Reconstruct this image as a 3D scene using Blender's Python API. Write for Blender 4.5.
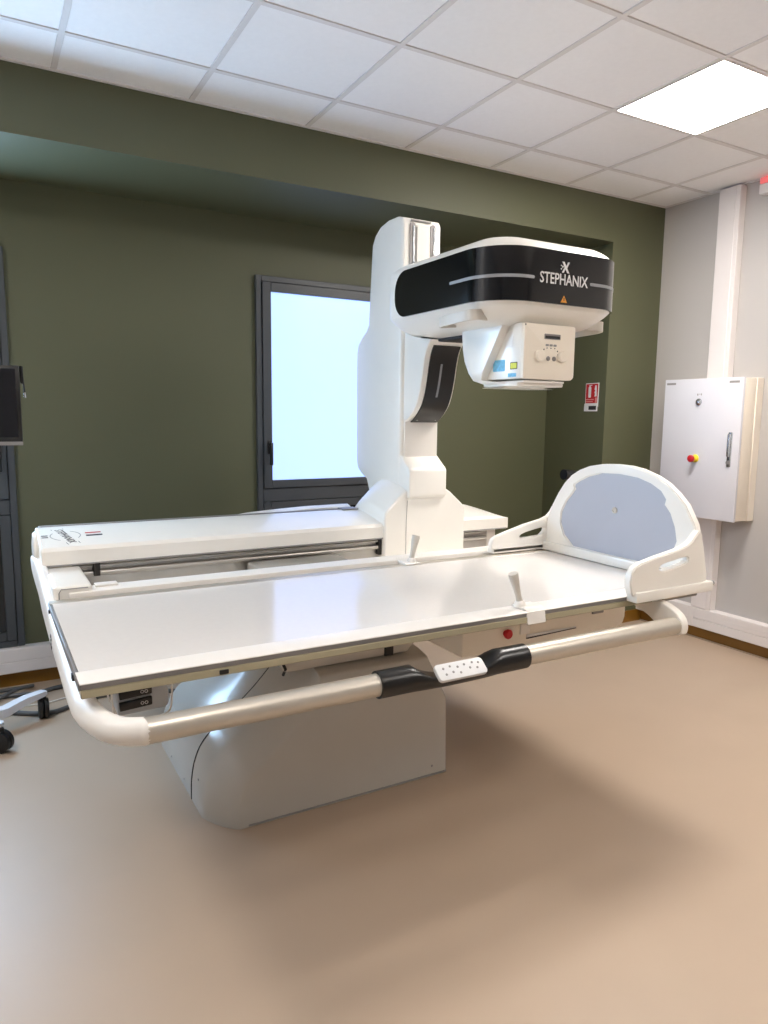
import bpy, bmesh, math, random
from mathutils import Vector, Matrix
random.seed(4)
PI = math.pi
for o in list(bpy.data.objects):
    bpy.data.objects.remove(o)
SC = bpy.context.scene
COL = SC.collection

# ------------------------------------------------------------------ camera
YAW, PITCH, ROLL, FPX = 0.515207, -0.134245, 0.011311, 713.41
CAMZ = 1.52
fw = Vector((math.sin(YAW) * math.cos(PITCH), math.cos(YAW) * math.cos(PITCH), math.sin(PITCH)))
rt = Vector((math.cos(YAW), -math.sin(YAW), 0))
up = rt.cross(fw)
rt2 = rt * math.cos(ROLL) + up * math.sin(ROLL)
up2 = -rt * math.sin(ROLL) + up * math.cos(ROLL)
cam_data = bpy.data.cameras.new('camera')
cam = bpy.data.objects.new('camera', cam_data)
COL.objects.link(cam)
cam.matrix_world = Matrix(((rt2.x, up2.x, -fw.x, 0), (rt2.y, up2.y, -fw.y, 0), (rt2.z, up2.z, -fw.z, CAMZ), (0, 0, 0, 1)))
cam_data.sensor_fit = 'HORIZONTAL'
cam_data.sensor_width = 36
cam_data.lens = 36 * FPX / 768
cam_data.clip_start = 0.02
SC.camera = cam

# ------------------------------------------------------------------ world, light levels, exposure
W = bpy.data.worlds.new('world')
SC.world = W
W.use_nodes = True
W.node_tree.nodes['Background'].inputs[0].default_value = (0.75, 0.85, 1.0, 1)
W.node_tree.nodes['Background'].inputs[1].default_value = 0.3
SC.view_settings.view_transform = 'Standard'
SC.view_settings.look = 'None'
SC.view_settings.gamma = 1
SC.view_settings.use_curve_mapping = False
SC.view_settings.exposure = 0.06
PANEL_COLOR = (1.0, 0.945, 0.885)
PANEL = {'panel_over_foot': 57.0, 'panel_front_right': 43.0, 'panel_left': 40.0, 'panel_front': 22.0}   # radiance of each ceiling panel
DAY_COLOR = (0.34, 0.50, 1.0)
DAY = 1.65             # radiance of the frosted window pane (daylight)
DAY_SIDE = 21.0        # radiance of the clear window at the left, outside the frame

# ------------------------------------------------------------------ helpers
def lin(r, g, b):
    def f(c):
        c /= 255.0
        return c / 12.92 if c <= 0.04045 else ((c + 0.055) / 1.055) ** 2.4
    return (f(r), f(g), f(b))

MATS = {}
def mat(name, rgb, rough=0.5, metal=0.0, var=0.03, scale=6.0, bump=0.0, bscale=200.0, emit=None, estr=0.0, coat=0.0, spec=0.5, aniso=0):
    m = bpy.data.materials.new(name)
    m.use_nodes = True
    nt = m.node_tree
    b = nt.nodes['Principled BSDF']
    c = lin(*rgb)
    tc = nt.nodes.new('ShaderNodeTexCoord')
    nz = nt.nodes.new('ShaderNodeTexNoise')
    nz.inputs['Scale'].default_value = scale
    nz.inputs['Detail'].default_value = 3
    nt.links.new(tc.outputs['Object'], nz.inputs['Vector'])
    rp = nt.nodes.new('ShaderNodeValToRGB')
    rp.color_ramp.elements[0].position = 0.3
    rp.color_ramp.elements[1].position = 0.7
    rp.color_ramp.elements[0].color = tuple(x * (1 - var) for x in c) + (1,)
    rp.color_ramp.elements[1].color = tuple(min(1, x * (1 + var)) for x in c) + (1,)
    nt.links.new(nz.outputs['Fac'], rp.inputs['Fac'])
    nt.links.new(rp.outputs['Color'], b.inputs['Base Color'])
    b.inputs['Roughness'].default_value = rough
    b.inputs['Metallic'].default_value = metal
    b.inputs['Specular IOR Level'].default_value = spec
    if coat:
        b.inputs['Coat Weight'].default_value = coat
        b.inputs['Coat Roughness'].default_value = 0.08
    if bump:
        n2 = nt.nodes.new('ShaderNodeTexNoise')
        n2.inputs['Scale'].default_value = bscale
        n2.inputs['Detail'].default_value = 2
        nt.links.new(tc.outputs['Object'], n2.inputs['Vector'])
        bp = nt.nodes.new('ShaderNodeBump')
        bp.inputs['Strength'].default_value = bump
        bp.inputs['Distance'].default_value = 0.002
        nt.links.new(n2.outputs['Fac'], bp.inputs['Height'])
        nt.links.new(bp.outputs['Normal'], b.inputs['Normal'])
    if emit:
        b.inputs['Emission Color'].default_value = tuple(emit) + (1,)
        b.inputs['Emission Strength'].default_value = estr
    MATS[name] = m
    return m

mat('floor_vinyl', (182, 162, 142), 0.42, var=0.025, scale=2.5, bump=0.05, bscale=120, spec=0.4)
mat('ceiling_tile', (248, 246, 246), 0.9, var=0.012, scale=40, bump=0.1, bscale=400)
mat('ceiling_bar', (226, 221, 219), 0.5, var=0.01)
mat('green_paint', (88, 90, 66), 0.55, var=0.03, scale=1.5, bump=0.05, bscale=300)
mat('white_paint', (184, 180, 177), 0.6, var=0.012, scale=1.2, bump=0.04, bscale=300)
mat('trunking', (228, 222, 220), 0.4, var=0.01)
mat('plinth', (132, 92, 28), 0.35, var=0.1, scale=3)
mat('window_grey', (66, 70, 74), 0.42, var=0.03)
mat('window_dark', (34, 36, 38), 0.25, var=0.05)
mat('pane_glow', (110, 118, 122), 0.35, emit=DAY_COLOR, estr=DAY)
mat('pane_glow_side', (225, 238, 245), 0.35, emit=(0.45, 0.70, 1.0), estr=DAY_SIDE)
for k_, v_ in PANEL.items():
    mat(k_, (250, 250, 250), 0.5, emit=PANEL_COLOR, estr=v_)
mat('white_lacquer', (243, 239, 231), 0.28, var=0.012, coat=0.25)
mat('white_satin', (236, 231, 224), 0.4, var=0.012)
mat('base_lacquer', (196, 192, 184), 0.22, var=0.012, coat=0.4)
mat('beige_panel', (240, 231, 216), 0.45, var=0.01)
mat('laminate', (226, 221, 216), 0.12, var=0.012, scale=60)
mat('rail_white', (238, 234, 228), 0.3, var=0.01)
mat('aluminium', (188, 184, 178), 0.32, metal=0.85, var=0.03, scale=20)
mat('aluminium_tube', (200, 193, 181), 0.38, metal=0.6, var=0.02, scale=20)
mat('rail_grey', (138, 134, 132), 0.4, metal=0.4, var=0.03)
mat('rail_olive', (172, 162, 134), 0.5, var=0.03)
mat('dark_gap', (34, 30, 27), 0.6)
mat('gloss_black', (12, 13, 16), 0.12, var=0.0, coat=0.4)
mat('satin_black', (16, 15, 15), 0.3, var=0.02)
mat('black_rubber', (14, 14, 15), 0.45, var=0.02)
mat('silver_stripe', (150, 152, 156), 0.35, var=0.01)
mat('print_white', (226, 226, 226), 0.5, var=0.01)
mat('print_black', (30, 30, 34), 0.6)
mat('print_grey', (150, 148, 146), 0.6)
mat('print_blue', (120, 190, 225), 0.6, var=0.15, scale=80)
mat('print_yellow', (222, 226, 90), 0.6)
mat('print_red', (190, 24, 34), 0.5)
mat('print_pink', (222, 150, 146), 0.6)
mat('warning_orange', (226, 152, 40), 0.5)
mat('grey_panel', (176, 180, 192), 0.38, var=0.012)
mat('handle_grey', (206, 200, 190), 0.4, var=0.01)
mat('box_grey', (176, 180, 184), 0.45, var=0.02)
mat('red_plastic', (196, 18, 26), 0.3)
mat('yellow_plastic', (226, 206, 40), 0.35)
mat('chrome', (200, 204, 208), 0.2, metal=0.9, var=0.01)
mat('extinguisher_red', (170, 20, 22), 0.25, coat=0.3)
mat('cabinet_white', (220, 220, 227), 0.4, var=0.01, bump=0.04, bscale=500)
mat('cabinet_side', (230, 220, 206), 0.45, var=0.01)
mat('cart_white', (226, 226, 232), 0.35, var=0.01)
mat('screen_black', (16, 17, 22), 0.15, var=0.0)
mat('cable_grey', (84, 84, 84), 0.5)
mat('lamp_red', (210, 60, 60), 0.4, emit=(1.0, 0.25, 0.25), estr=0.5)

ORG = {}
def empty(name, loc):
    o = bpy.data.objects.new(name, None)
    o.location = loc
    o.empty_display_size = 0.1
    COL.objects.link(o)
    ORG[o.name] = Vector(loc)
    return o

def tag(o, label=None, cat=None, group=None, kind=None):
    if label: o['label'] = label
    if cat: o['category'] = cat
    if group: o['group'] = group
    if kind: o['kind'] = kind
    return o

def finish(name, bm, material, parent=None, smooth=38, label=None, origin=None):
    bmesh.ops.remove_doubles(bm, verts=bm.verts, dist=1e-6)
    bmesh.ops.recalc_face_normals(bm, faces=bm.faces)
    lo = Vector((min(v.co[i] for v in bm.verts) for i in range(3)))
    hi = Vector((max(v.co[i] for v in bm.verts) for i in range(3)))
    c = Vector(origin) if origin is not None else (lo + hi) / 2
    bmesh.ops.translate(bm, verts=bm.verts, vec=-c)
    me = bpy.data.meshes.new(name)
    bm.to_mesh(me)
    bm.free()
    for p in me.polygons:
        p.use_smooth = True
    me.set_sharp_from_angle(angle=math.radians(smooth))
    me.materials.append(MATS[material])
    o = bpy.data.objects.new(name, me)
    COL.objects.link(o)
    ORG[o.name] = c
    if parent is not None:
        o.parent = parent
        o.location = c - ORG[parent.name]
    else:
        o.location = c
    if label: o['label'] = label
    return o

def sharp_bevel(bm, off, seg=2, ang=28):
    es = [e for e in bm.edges if len(e.link_faces) == 2 and math.degrees(e.calc_face_angle(0)) > ang]
    if es:
        bmesh.ops.bevel(bm, geom=es, offset=off, segments=seg, affect='EDGES', profile=0.5, clamp_overlap=True)

def bx(x0, x1, y0, y1, z0, z1, bev=0.0, seg=2, bm=None):
    t = bmesh.new()
    vs = [t.verts.new((x, y, z)) for x in (x0, x1) for y in (y0, y1) for z in (z0, z1)]
    for f in ((0, 1, 3, 2), (4, 6, 7, 5), (0, 4, 5, 1), (2, 3, 7, 6), (0, 2, 6, 4), (1, 5, 7, 3)):
        t.faces.new([vs[i] for i in f])
    bmesh.ops.recalc_face_normals(t, faces=t.faces)
    if bev:
        bmesh.ops.bevel(t, geom=list(t.edges), offset=bev, segments=seg, affect='EDGES', profile=0.5, clamp_overlap=True)
    if bm is None:
        return t
    merge(bm, t)
    return bm

def merge(bm, t):
    me = bpy.data.meshes.new('tmp')
    t.to_mesh(me)
    t.free()
    bm.from_mesh(me)
    bpy.data.meshes.remove(me)
    return bm

def box(name, x0, x1, y0, y1, z0, z1, material, parent=None, bev=0.003, seg=2, label=None):
    return finish(name, bx(x0, x1, y0, y1, z0, z1, bev, seg), material, parent, label=label)

def prism(pts, axis, a0, a1, bev=0.0, seg=2, ang=28):
    """polygon pts (u,v) extruded along axis: 'x' -> (u,v)=(y,z); 'y' -> (x,z); 'z' -> (x,y)"""
    t = bmesh.new()
    def P(u, v, a):
        return {'x': (a, u, v), 'y': (u, a, v), 'z': (u, v, a)}[axis]
    A = [t.verts.new(P(u, v, a0)) for u, v in pts]
    B = [t.verts.new(P(u, v, a1)) for u, v in pts]
    n = len(pts)
    t.faces.new(A)
    t.faces.new(B[::-1])
    for i in range(n):
        t.faces.new((A[i], B[i], B[(i + 1) % n], A[(i + 1) % n]))
    bmesh.ops.recalc_face_normals(t, faces=t.faces)
    if bev:
        sharp_bevel(t, bev, seg, ang)
    return t

def loft(sections, cap=True, closed=True, bm=None):
    t = bm or bmesh.new()
    rows = [[t.verts.new(p) for p in s] for s in sections]
    n = len(rows[0])
    for a, b in zip(rows, rows[1:]):
        for i in range(n if closed else n - 1):
            t.faces.new((a[i], a[(i + 1) % n], b[(i + 1) % n], b[i]))
    if cap:
        t.faces.new(rows[0][::-1])
        t.faces.new(rows[-1])
    return t

def catmull(P, n=8):
    P = [Vector(p) for p in P]
    if len(P) < 3:
        return P
    out = []
    Q = [P[0] * 2 - P[1]] + P + [P[-1] * 2 - P[-2]]
    for i in range(1, len(Q) - 2):
        a, b, c, d = Q[i - 1:i + 3]
        for k in range(n):
            s = k / n
            out.append(0.5 * ((2 * b) + (c - a) * s + (2 * a - 5 * b + 4 * c - d) * s * s + (3 * b - a - 3 * c + d) * s ** 3))
    out.append(P[-1])
    return out

def tube(path, r, seg=14, cap=True, bm=None, sm=0, sx=1.0):
    """round tube along path; r number or list"""
    P = catmull(path, sm) if sm else [Vector(p) for p in path]
    R = r if isinstance(r, (list, tuple)) else [r] * len(P)
    if len(R) != len(P):
        R = [R[0] + (R[-1] - R[0]) * i / (len(P) - 1) for i in range(len(P))]
    secs = []
    prev = None
    for i, p in enumerate(P):
        tg = (P[min(i + 1, len(P) - 1)] - P[max(i - 1, 0)]).normalized()
        if prev is None:
            a = Vector((0, 0, 1)) if abs(tg.z) < 0.9 else Vector((1, 0, 0))
            s = tg.cross(a).normalized()
        else:
            s = (prev - tg * prev.dot(tg)).normalized()
        prev = s
        u = tg.cross(s)
        secs.append([p + (s * math.cos(2 * PI * k / seg) + u * math.sin(2 * PI * k / seg) * sx) * R[i] for k in range(seg)])
    return loft(secs, cap, True, bm)

def lathe(prof, c, axis='z', seg=24, bm=None):
    """prof: (r, h) list; c centre"""
    secs = []
    for r, h in prof:
        ring = []
        for k in range(seg):
            a = 2 * PI * k / seg
            u, v = max(r, 1e-4) * math.cos(a), max(r, 1e-4) * math.sin(a)
            ring.append({'z': (c[0] + u, c[1] + v, c[2] + h), 'x': (c[0] + h, c[1] + u, c[2] + v), 'y': (c[0] + u, c[1] + h, c[2] + v)}[axis])
        secs.append(ring)
    return loft(secs, True, True, bm)

def text_bm(s, size, font_weight=0.0, depth=0.0005):
    cu = bpy.data.curves.new('txt', 'FONT')
    cu.body = s
    cu.size = size
    cu.extrude = depth
    cu.offset = font_weight
    cu.align_x = 'CENTER'
    cu.resolution_u = 3
    o = bpy.data.objects.new('txt', cu)
    COL.objects.link(o)
    dg = bpy.context.evaluated_depsgraph_get()
    me = bpy.data.meshes.new_from_object(o.evaluated_get(dg))
    t = bmesh.new()
    t.from_mesh(me)
    bpy.data.objects.remove(o)
    bpy.data.curves.remove(cu)
    bpy.data.meshes.remove(me)
    return t

def fit_text(s, x0, x1, z0, z1, weight=0.0, depth=0.0005):
    """flat text in local (x,y) stretched to the given rectangle"""
    t = text_bm(s, 1.0, weight, depth)
    lx = min(v.co.x for v in t.verts); hx = max(v.co.x for v in t.verts)
    ly = min(v.co.y for v in t.verts); hy = max(v.co.y for v in t.verts)
    for v in t.verts:
        v.co.x = x0 + (v.co.x - lx) / (hx - lx) * (x1 - x0)
        v.co.y = z0 + (v.co.y - ly) / (hy - ly) * (z1 - z0)
    return t

def rrect(x0, x1, y0, y1, r, n=6):
    """rounded rectangle outline, CCW; r = (r00, r10, r11, r01) or number"""
    if not isinstance(r, (list, tuple)):
        r = (r,) * 4
    out = []
    for (cx, cy, a0, rr) in ((x0, y0, PI, r[0]), (x1, y0, 1.5 * PI, r[1]), (x1, y1, 0, r[2]), (x0, y1, 0.5 * PI, r[3])):
        sx = 1 if cx == x0 else -1
        sy = 1 if cy == y0 else -1
        for k in range(n + 1):
            a = a0 + 0.5 * PI * k / n
            out.append((cx + sx * rr + rr * math.cos(a), cy + sy * rr + rr * math.sin(a)))
    return out

def inset_poly(pts, d):
    """move a CCW outline inward by d along vertex normals"""
    n = len(pts)
    out = []
    for i in range(n):
        a = Vector(pts[i - 1]); b = Vector(pts[i]); c = Vector(pts[(i + 1) % n])
        e1 = (b - a); e2 = (c - b)
        t = Vector((0, 0))
        if e1.length > 1e-9: t += e1.normalized()
        if e2.length > 1e-9: t += e2.normalized()
        t.normalize()
        nn = Vector((-t.y, t.x))
        out.append((b.x + nn.x * d, b.y + nn.y * d))
    return out

# ------------------------------------------------------------------ room shell
XL, XR = -2.03, 4.33
YF, YB = -2.42, 4.35          # wall behind the camera, recessed green wall
YP = 3.644                    # front of the green bulkhead and pillar
HC = 3.0
PILX = 3.834                  # front edge of the splayed pillar
SOF = 2.71

o = finish('floor', bx(XL - .1, XR + .1, YF - .1, YB + .1, -0.08, 0.0), 'floor_vinyl')
tag(o, 'beige vinyl floor under the x-ray machine', 'floor', kind='structure')

ceil = finish('ceiling', bx(XL - .1, XR + .1, YF - .1, YB + .1, HC + 0.03, HC + 0.1), 'ceiling_tile')
tag(ceil, 'white suspended ceiling of square tiles', 'ceiling', kind='structure')
GX = [0.3716 + 0.6 * i for i in range(-4, 7)]
GY = [3.278 - 0.6 * i for i in range(0, 10)]
xs = [XL] + [g for g in GX if XL + .03 < g < XR - .03] + [XR]
ys = [YP] + [g for g in GY if YF + .03 < g < YP - .03] + [YF]
LIGHTS = {(3.0716, 2.378): 'panel_over_foot', (3.0716, -0.022): 'panel_front_right', (-1.1284, 2.378): 'panel_left', (0.6716, 0.578): 'panel_front'}
tile_mesh = {}
for i in range(len(xs) - 1):
    for j in range(len(ys) - 1):
        x0, x1, y1, y0 = xs[i], xs[i + 1], ys[j], ys[j + 1]
        cx, cy = (x0 + x1) / 2, (y0 + y1) / 2
        if any(abs(cx - a) < .05 and abs(cy - b) < .05 for a, b in LIGHTS):
            continue
        key = (round(x1 - x0, 3), round(y1 - y0, 3))
        if key not in tile_mesh:
            t = finish('ceiling_tile', bx(x0 + .012, x1 - .012, y0 + .012, y1 - .012, HC + .004, HC + .022, 0.002, 1), 'ceiling_tile', ceil)
            tile_mesh[key] = t
        else:
            t = tile_mesh[key].copy()
            COL.objects.link(t)
            t.parent = ceil
            t.location = Vector((cx, cy, HC + .013)) - ORG[ceil.name]
for g in xs[1:-1]:
    finish('ceiling_bar', bx(g - .012, g + .012, YF, YP, HC, HC + .028), 'ceiling_bar', ceil)
for g in ys[1:-1]:
    finish('ceiling_bar', bx(XL, XR, g - .012, g + .012, HC - .0005, HC + .0275), 'ceiling_bar', ceil)
finish('edge_angle', bx(XL, XR, YP - .018, YP, HC - .002, HC + .01), 'ceiling_bar', ceil)
finish('edge_angle', bx(XR - .018, XR, YF, YP, HC - .002, HC + .01), 'ceiling_bar', ceil)

# green wall: recessed back, bulkhead and splayed pillar
wb = finish('wall_back', bx(XL - .1, XR + .1, YB, YB + .1, 0, HC + .05), 'green_paint')
tag(wb, 'olive green recessed wall with the window', 'wall', kind='structure')
finish('bulkhead', bx(XL, XR, YP, YB, SOF, HC + .03), 'green_paint', wb)
finish('pillar', prism([(PILX, YP), (XR, YP), (XR, YB), (3.93, YB)], 'z', 0, SOF), 'green_paint', wb)
wr = finish('wall_right', bx(XR, XR + .1, YF - .1, YB + .1, 0, HC + .05), 'white_paint')
tag(wr, 'plain white wall carrying the electrical cabinet', 'wall', kind='structure')
wl = finish('wall_left', bx(XL - .1, XL, YF - .1, YB + .1, 0, HC + .05), 'white_paint')
tag(wl, 'white side wall left of the camera', 'wall', kind='structure')
wf = finish('wall_front', bx(XL - .1, XR + .1, YF - .1, YF, 0, HC + .05), 'white_paint')
tag(wf, 'white wall behind the camera', 'wall', kind='structure')

# plinths and cable trunking
o = finish('baseboard_back', bx(XL, 3.92, YB - .012, YB, 0, .087), 'plinth'); tag(o, 'brown plinth along the green wall', 'baseboard', kind='structure')
o = finish('baseboard_right', bx(XR - .012, XR, YF, YP, 0, .087), 'plinth'); tag(o, 'brown plinth along the white wall', 'baseboard', kind='structure')
finish('weld_strip', bx(XR - .03, XR - .012, YF, YP - .012, 0, .006, .002, 1), 'floor_vinyl', o)
o = finish('baseboard_pillar', prism([(PILX, YP), (PILX - .012, YP - .012), (XR - .012, YP - .012), (XR - .012, YP)], 'z', 0, .087), 'plinth'); tag(o, 'brown plinth at the foot of the pillar', 'baseboard', kind='structure')
def trunk_profile(a, s):
    return [(a, .087), (a + s * .058, .087), (a + s * .062, .092), (a + s * .062, .148), (a + s * .058, .150), (a + s * .058, .154), (a + s * .062, .156), (a + s * .062, .222), (a + s * .057, .227), (a, .227)]
o = finish('trim_1', prism(trunk_profile(YB, -1), 'x', XL, 3.92), 'trunking'); tag(o, 'white cable trunking along the green wall', 'trunking', kind='structure')
tr = finish('trim_2', prism(trunk_profile(XR, -1), 'y', YF, YP), 'trunking'); tag(tr, 'white cable trunking along the white wall', 'trunking', kind='structure')
for yy in (3.17, 2.0, 0.6):
    box('cover_joint', XR - .0645, XR - .06, yy - .02, yy + .02, .088, .226, 'trunking', tr, bev=.001, seg=1)
box('outlet_slot', XR - .0635, XR - .061, 2.30, 2.93, .178, .184, 'ceiling_bar', tr, bev=.0008, seg=1)
tv = finish('trim_3', bx(XR - .06, XR, 3.02, 3.172, .227, HC - .008, .003, 1), 'trunking'); tag(tv, 'white vertical trunking rising above the cabinet to the ceiling', 'trunking', kind='structure')
finish('trunking_cover', bx(XR - .064, XR - .058, 3.048, 3.168, .23, HC - .01, .002, 1), 'trunking', tv)

# ------------------------------------------------------------------ windows
def window(name, x0, x1, label, handle_side, pane_mat='pane_glow'):
    z0, z1 = .229, 2.367
    t = bmesh.new()
    def fr(ax0, ax1, az0, az1, w, y0, y1, wb=None):
        wb = wb or w
        bx(ax0, ax0 + w, y0, y1, az0, az1, .003, 1, t)
        bx(ax1 - w, ax1, y0, y1, az0, az1, .003, 1, t)
        bx(ax0 + w, ax1 - w, y0, y1, az1 - w, az1, .003, 1, t)
        bx(ax0 + w, ax1 - w, y0, y1, az0, az0 + wb, .003, 1, t)
    fr(x0, x1, z0, z1, .036, YB - .03, YB)
    bx(x0 + .036, x1 - .036, YB - .028, YB, .965, 1.05, .003, 1, t)
    w = finish(name, t, 'window_grey')
    tag(w, label, 'window', kind='structure')
    s = bmesh.new(); t = s
    fr(x0 + .038, x1 - .038, 1.052, z1 - .038, .056, YB - .042, YB - .002, .05)
    finish('window_sash', s, 'window_grey', w)
    finish('pane', bx(x0 + .094, x1 - .094, YB - .018, YB - .008, 1.102, z1 - .094), pane_mat, w)
    s = bmesh.new(); t = s
    fr(x0 + .038, x1 - .038, z0 + .038, .963, .05, YB - .036, YB - .002)
    finish('lower_frame', s, 'window_grey', w)
    finish('lower_panel', bx(x0 + .088, x1 - .088, YB - .016, YB - .006, z0 + .088, .915), 'window_dark', w)
    hx = x0 + .072 if handle_side < 0 else x1 - .072
    hb = bx(hx - .012, hx + .012, YB - .05, YB - .041, 1.27, 1.36, .004, 2)
    bx(hx - .009, hx + .009, YB - .085, YB - .05, 1.32, 1.34, .004, 2, hb)
    bx(hx - .010, hx + .010, YB - .092, YB - .076, 1.20, 1.345, .006, 2, hb)
    finish('window_handle', hb, 'satin_black', w)
    return w
window('window_1', 1.526, 2.50, 'dark grey framed window with bright frosted pane behind the column', -1)
window('window_2', -.84, .16, 'dark grey framed window with dark lower panel at the left edge', 1, 'pane_glow_side')

# ------------------------------------------------------------------ ceiling lights
for k, ((cx, cy), mname) in enumerate(LIGHTS.items()):
    L = empty('ceiling_light', (cx, cy, HC))
    if k == 0:
        tag(L, 'square white lit panel in the ceiling near the white wall', 'ceiling light')
    else:
        tag(L, ('', 'square lit ceiling panel out of view beside the camera near the white wall', 'square lit ceiling panel out of view to the left near the window', 'square lit ceiling panel out of view overhead of the camera')[k], 'ceiling light')
    t = bmesh.new()
    a = .286
    bx(cx - .298, cx - a, cy - .298, cy + .298, HC - .002, HC + .02, 0, 1, t)
    bx(cx + a, cx + .298, cy - .298, cy + .298, HC - .002, HC + .02, 0, 1, t)
    bx(cx - a, cx + a, cy - .298, cy - a, HC - .002, HC + .02, 0, 1, t)
    bx(cx - a, cx + a, cy + a, cy + .298, HC - .002, HC + .02, 0, 1, t)
    finish('frame', t, 'trunking', L)
    finish('diffuser', bx(cx - a, cx + a, cy - a, cy + a, HC, HC + .012), mname, L)

# ------------------------------------------------------------------ the x-ray machine
M = empty('x_ray_machine', (1.17, 2.8, 0))
tag(M, 'large white x-ray table with column, black-banded tube head and front handrail', 'x-ray machine')

# --- base
prof = [(.655, 0), (.657, .08), (.668, .15), (.692, .213), (.73, .262), (.785, .31), (.85, .362), (.92, .424), (.985, .492), (1.03, .545)]
nrm = [(1, 0), (1, 0), (.97, -.2), (.88, -.45), (.75, -.65), (.66, -.75), (.66, -.75), (.68, -.73), (.7, -.7), (.6, -.8)]
rest = [(1.08, .555), (1.57, .555), (1.668, .36), (1.677, 0)]
def base_sec(y, d, dr=0.0):
    s = []
    for (x, z), (nx, nz) in zip(prof, nrm):
        zz = z + nz * d if z > 0 else 0
        s.append((x + nx * d, y, max(zz, 0)))
    for (x, z) in rest:
        s.append((x - (dr if x > 1.5 else 0), y, z - (d * .25 + dr if z > .3 else 0)))
    return s
secs = [base_sec(3.22, 0.0), base_sec(2.535, 0.0), base_sec(2.505, .012), base_sec(2.47, .03), base_sec(2.44, .05), base_sec(2.415, .07), base_sec(2.398, .088), base_sec(2.392, .097, .002), base_sec(2.388, .105, .007)]
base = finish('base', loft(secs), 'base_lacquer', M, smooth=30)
# seam of the base cover and small screws
sm = [(x - .0012, 2.68, max(z, .002)) for (x, z) in prof]
sm = [(p[0] - n[0] * 0.0, p[1], p[2] - n[1] * .0) for p, n in zip(sm, nrm)]
finish('cover_seam', tube(catmull(sm, 4), .0022, 6), 'dark_gap', base)
for (x, y, z, nx) in ((.6625, 2.60, .12, 1), (.6555, 2.8, .03, 1), (.6555, 3.02, .03, 1)):
    finish('screw', lathe([(.005, 0), (.005, -.002), (.003, -.003)], (x, y, z), 'x', 10), 'print_grey', base)
finish('screw', lathe([(.005, 0), (.005, -.002), (.003, -.003)], (1.60, 2.388, .045), 'y', 10), 'print_grey', base)
finish('bottom_lip', bx(.79, 1.672, 2.384, 2.39, .004, .010, .001, 1), 'print_grey', base)
# --- tilt housing between base and table
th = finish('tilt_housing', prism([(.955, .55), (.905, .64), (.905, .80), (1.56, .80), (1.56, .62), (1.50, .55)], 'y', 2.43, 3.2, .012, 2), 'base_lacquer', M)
box('slot', 1.385, 1.425, 2.424, 2.44, .552, .79, 'dark_gap', th, bev=.002)
finish('shadow_gap', tube([(.925, 2.435, .640), (.955, 2.425, .57), (.975, 2.5, .52)], .006, 8), 'dark_gap', th)
box('tilt_shaft', 1.02, 1.46, 2.6, 3.05, .78, .86, 'base_lacquer', M, bev=.01)

# --- rear beam: cover, channel, lower body, ends
beam_prof = [(3.05, .915), (3.05, .972), (3.062, .987), (3.16, 1.008), (3.26, 1.024), (3.335, 1.030), (3.38, 1.024), (3.40, .99), (3.40, .915)]
secs = []
for x, f, dx in ((.186, .0, .006), (.19, 0, 0), (2.28, 0, 0), (2.34, .04, 0), (2.39, .13, 0), (2.43, .27, 0), (2.465, .47, 0), (2.492, .72, 0), (2.512, 1.0, 0)):
    s = []
    for y, z in beam_prof:
        zz = z if z <= .972 else .972 + (z - .972) * (1 - f)
        s.append((x, y + (dx if y < 3.1 else -dx), zz - (dx if z > .95 else 0)))
    secs.append(s)
bc = finish('beam_cover', loft(secs), 'white_lacquer', M, smooth=25)
finish('cover_lip', bx(.20, 2.50, 3.046, 3.052, .912, .918, .001, 1), 'print_grey', bc)
finish('rear_strip', bx(.20, 2.2, 3.372, 3.392, 1.022, 1.030, .002, 1), 'rail_grey', bc)
finish('channel', bx(.30, 2.40, 3.09, 3.13, .80, .914), 'aluminium', bc)
for (z, r) in ((.899, .006), (.868, .012)):
    finish('channel_rod', tube([(.32, 3.075, z), (2.38, 3.075, z)], r, 10), 'aluminium', bc)
box('beam_body', .19, 2.47, 3.10, 3.39, .74, .92, 'white_satin', M, bev=.01)
# rear fairing behind the beam
secs = []
for x, f in ((1.0, .0), (1.05, .35), (1.15, .62), (1.3, .82), (1.5, .97), (1.72, 1.0)):
    zt = 1.0 + .045 * f
    secs.append([(x, 3.40, .90), (x, 3.405, zt - .01), (x, 3.44, zt), (x, 3.40 + .05 + .07 * f, zt - .01), (x, 3.40 + .06 + .08 * f, .90)])
finish('rear_fairing', loft(secs), 'white_lacquer', M)
box('rear_latch', 1.63, 1.72, 3.31, 3.38, 1.026, 1.036, 'rail_grey', M, bev=.003)
# ledge between table and beam
finish('ledge', bx(.245, 2.45, 2.69, 2.79, .80, .884, .006, 2), 'white_satin', M)
finish('ledge_web', bx(.30, 2.43, 2.78, 3.10, .76, .805, .004, 1), 'white_satin', M)
lb = finish('end_block', bx(.195, .325, 2.70, 3.06, .79, .908, .012, 3), 'white_lacquer', M)
finish('block_seam', tube([(.214, 2.698, .80), (.214, 2.698, .885), (.222, 2.698, .898), (.31, 2.698, .898)], .0018, 6), 'print_grey', lb)
finish('channel_bracket', bx(.375, .40, 3.045, 3.09, .86, .914, .002, 1), 'dark_gap', bc)
finish('ledge_clip', bx(.34, .42, 2.74, 2.785, .884, .893, .003, 2), 'white_satin', M)
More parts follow.
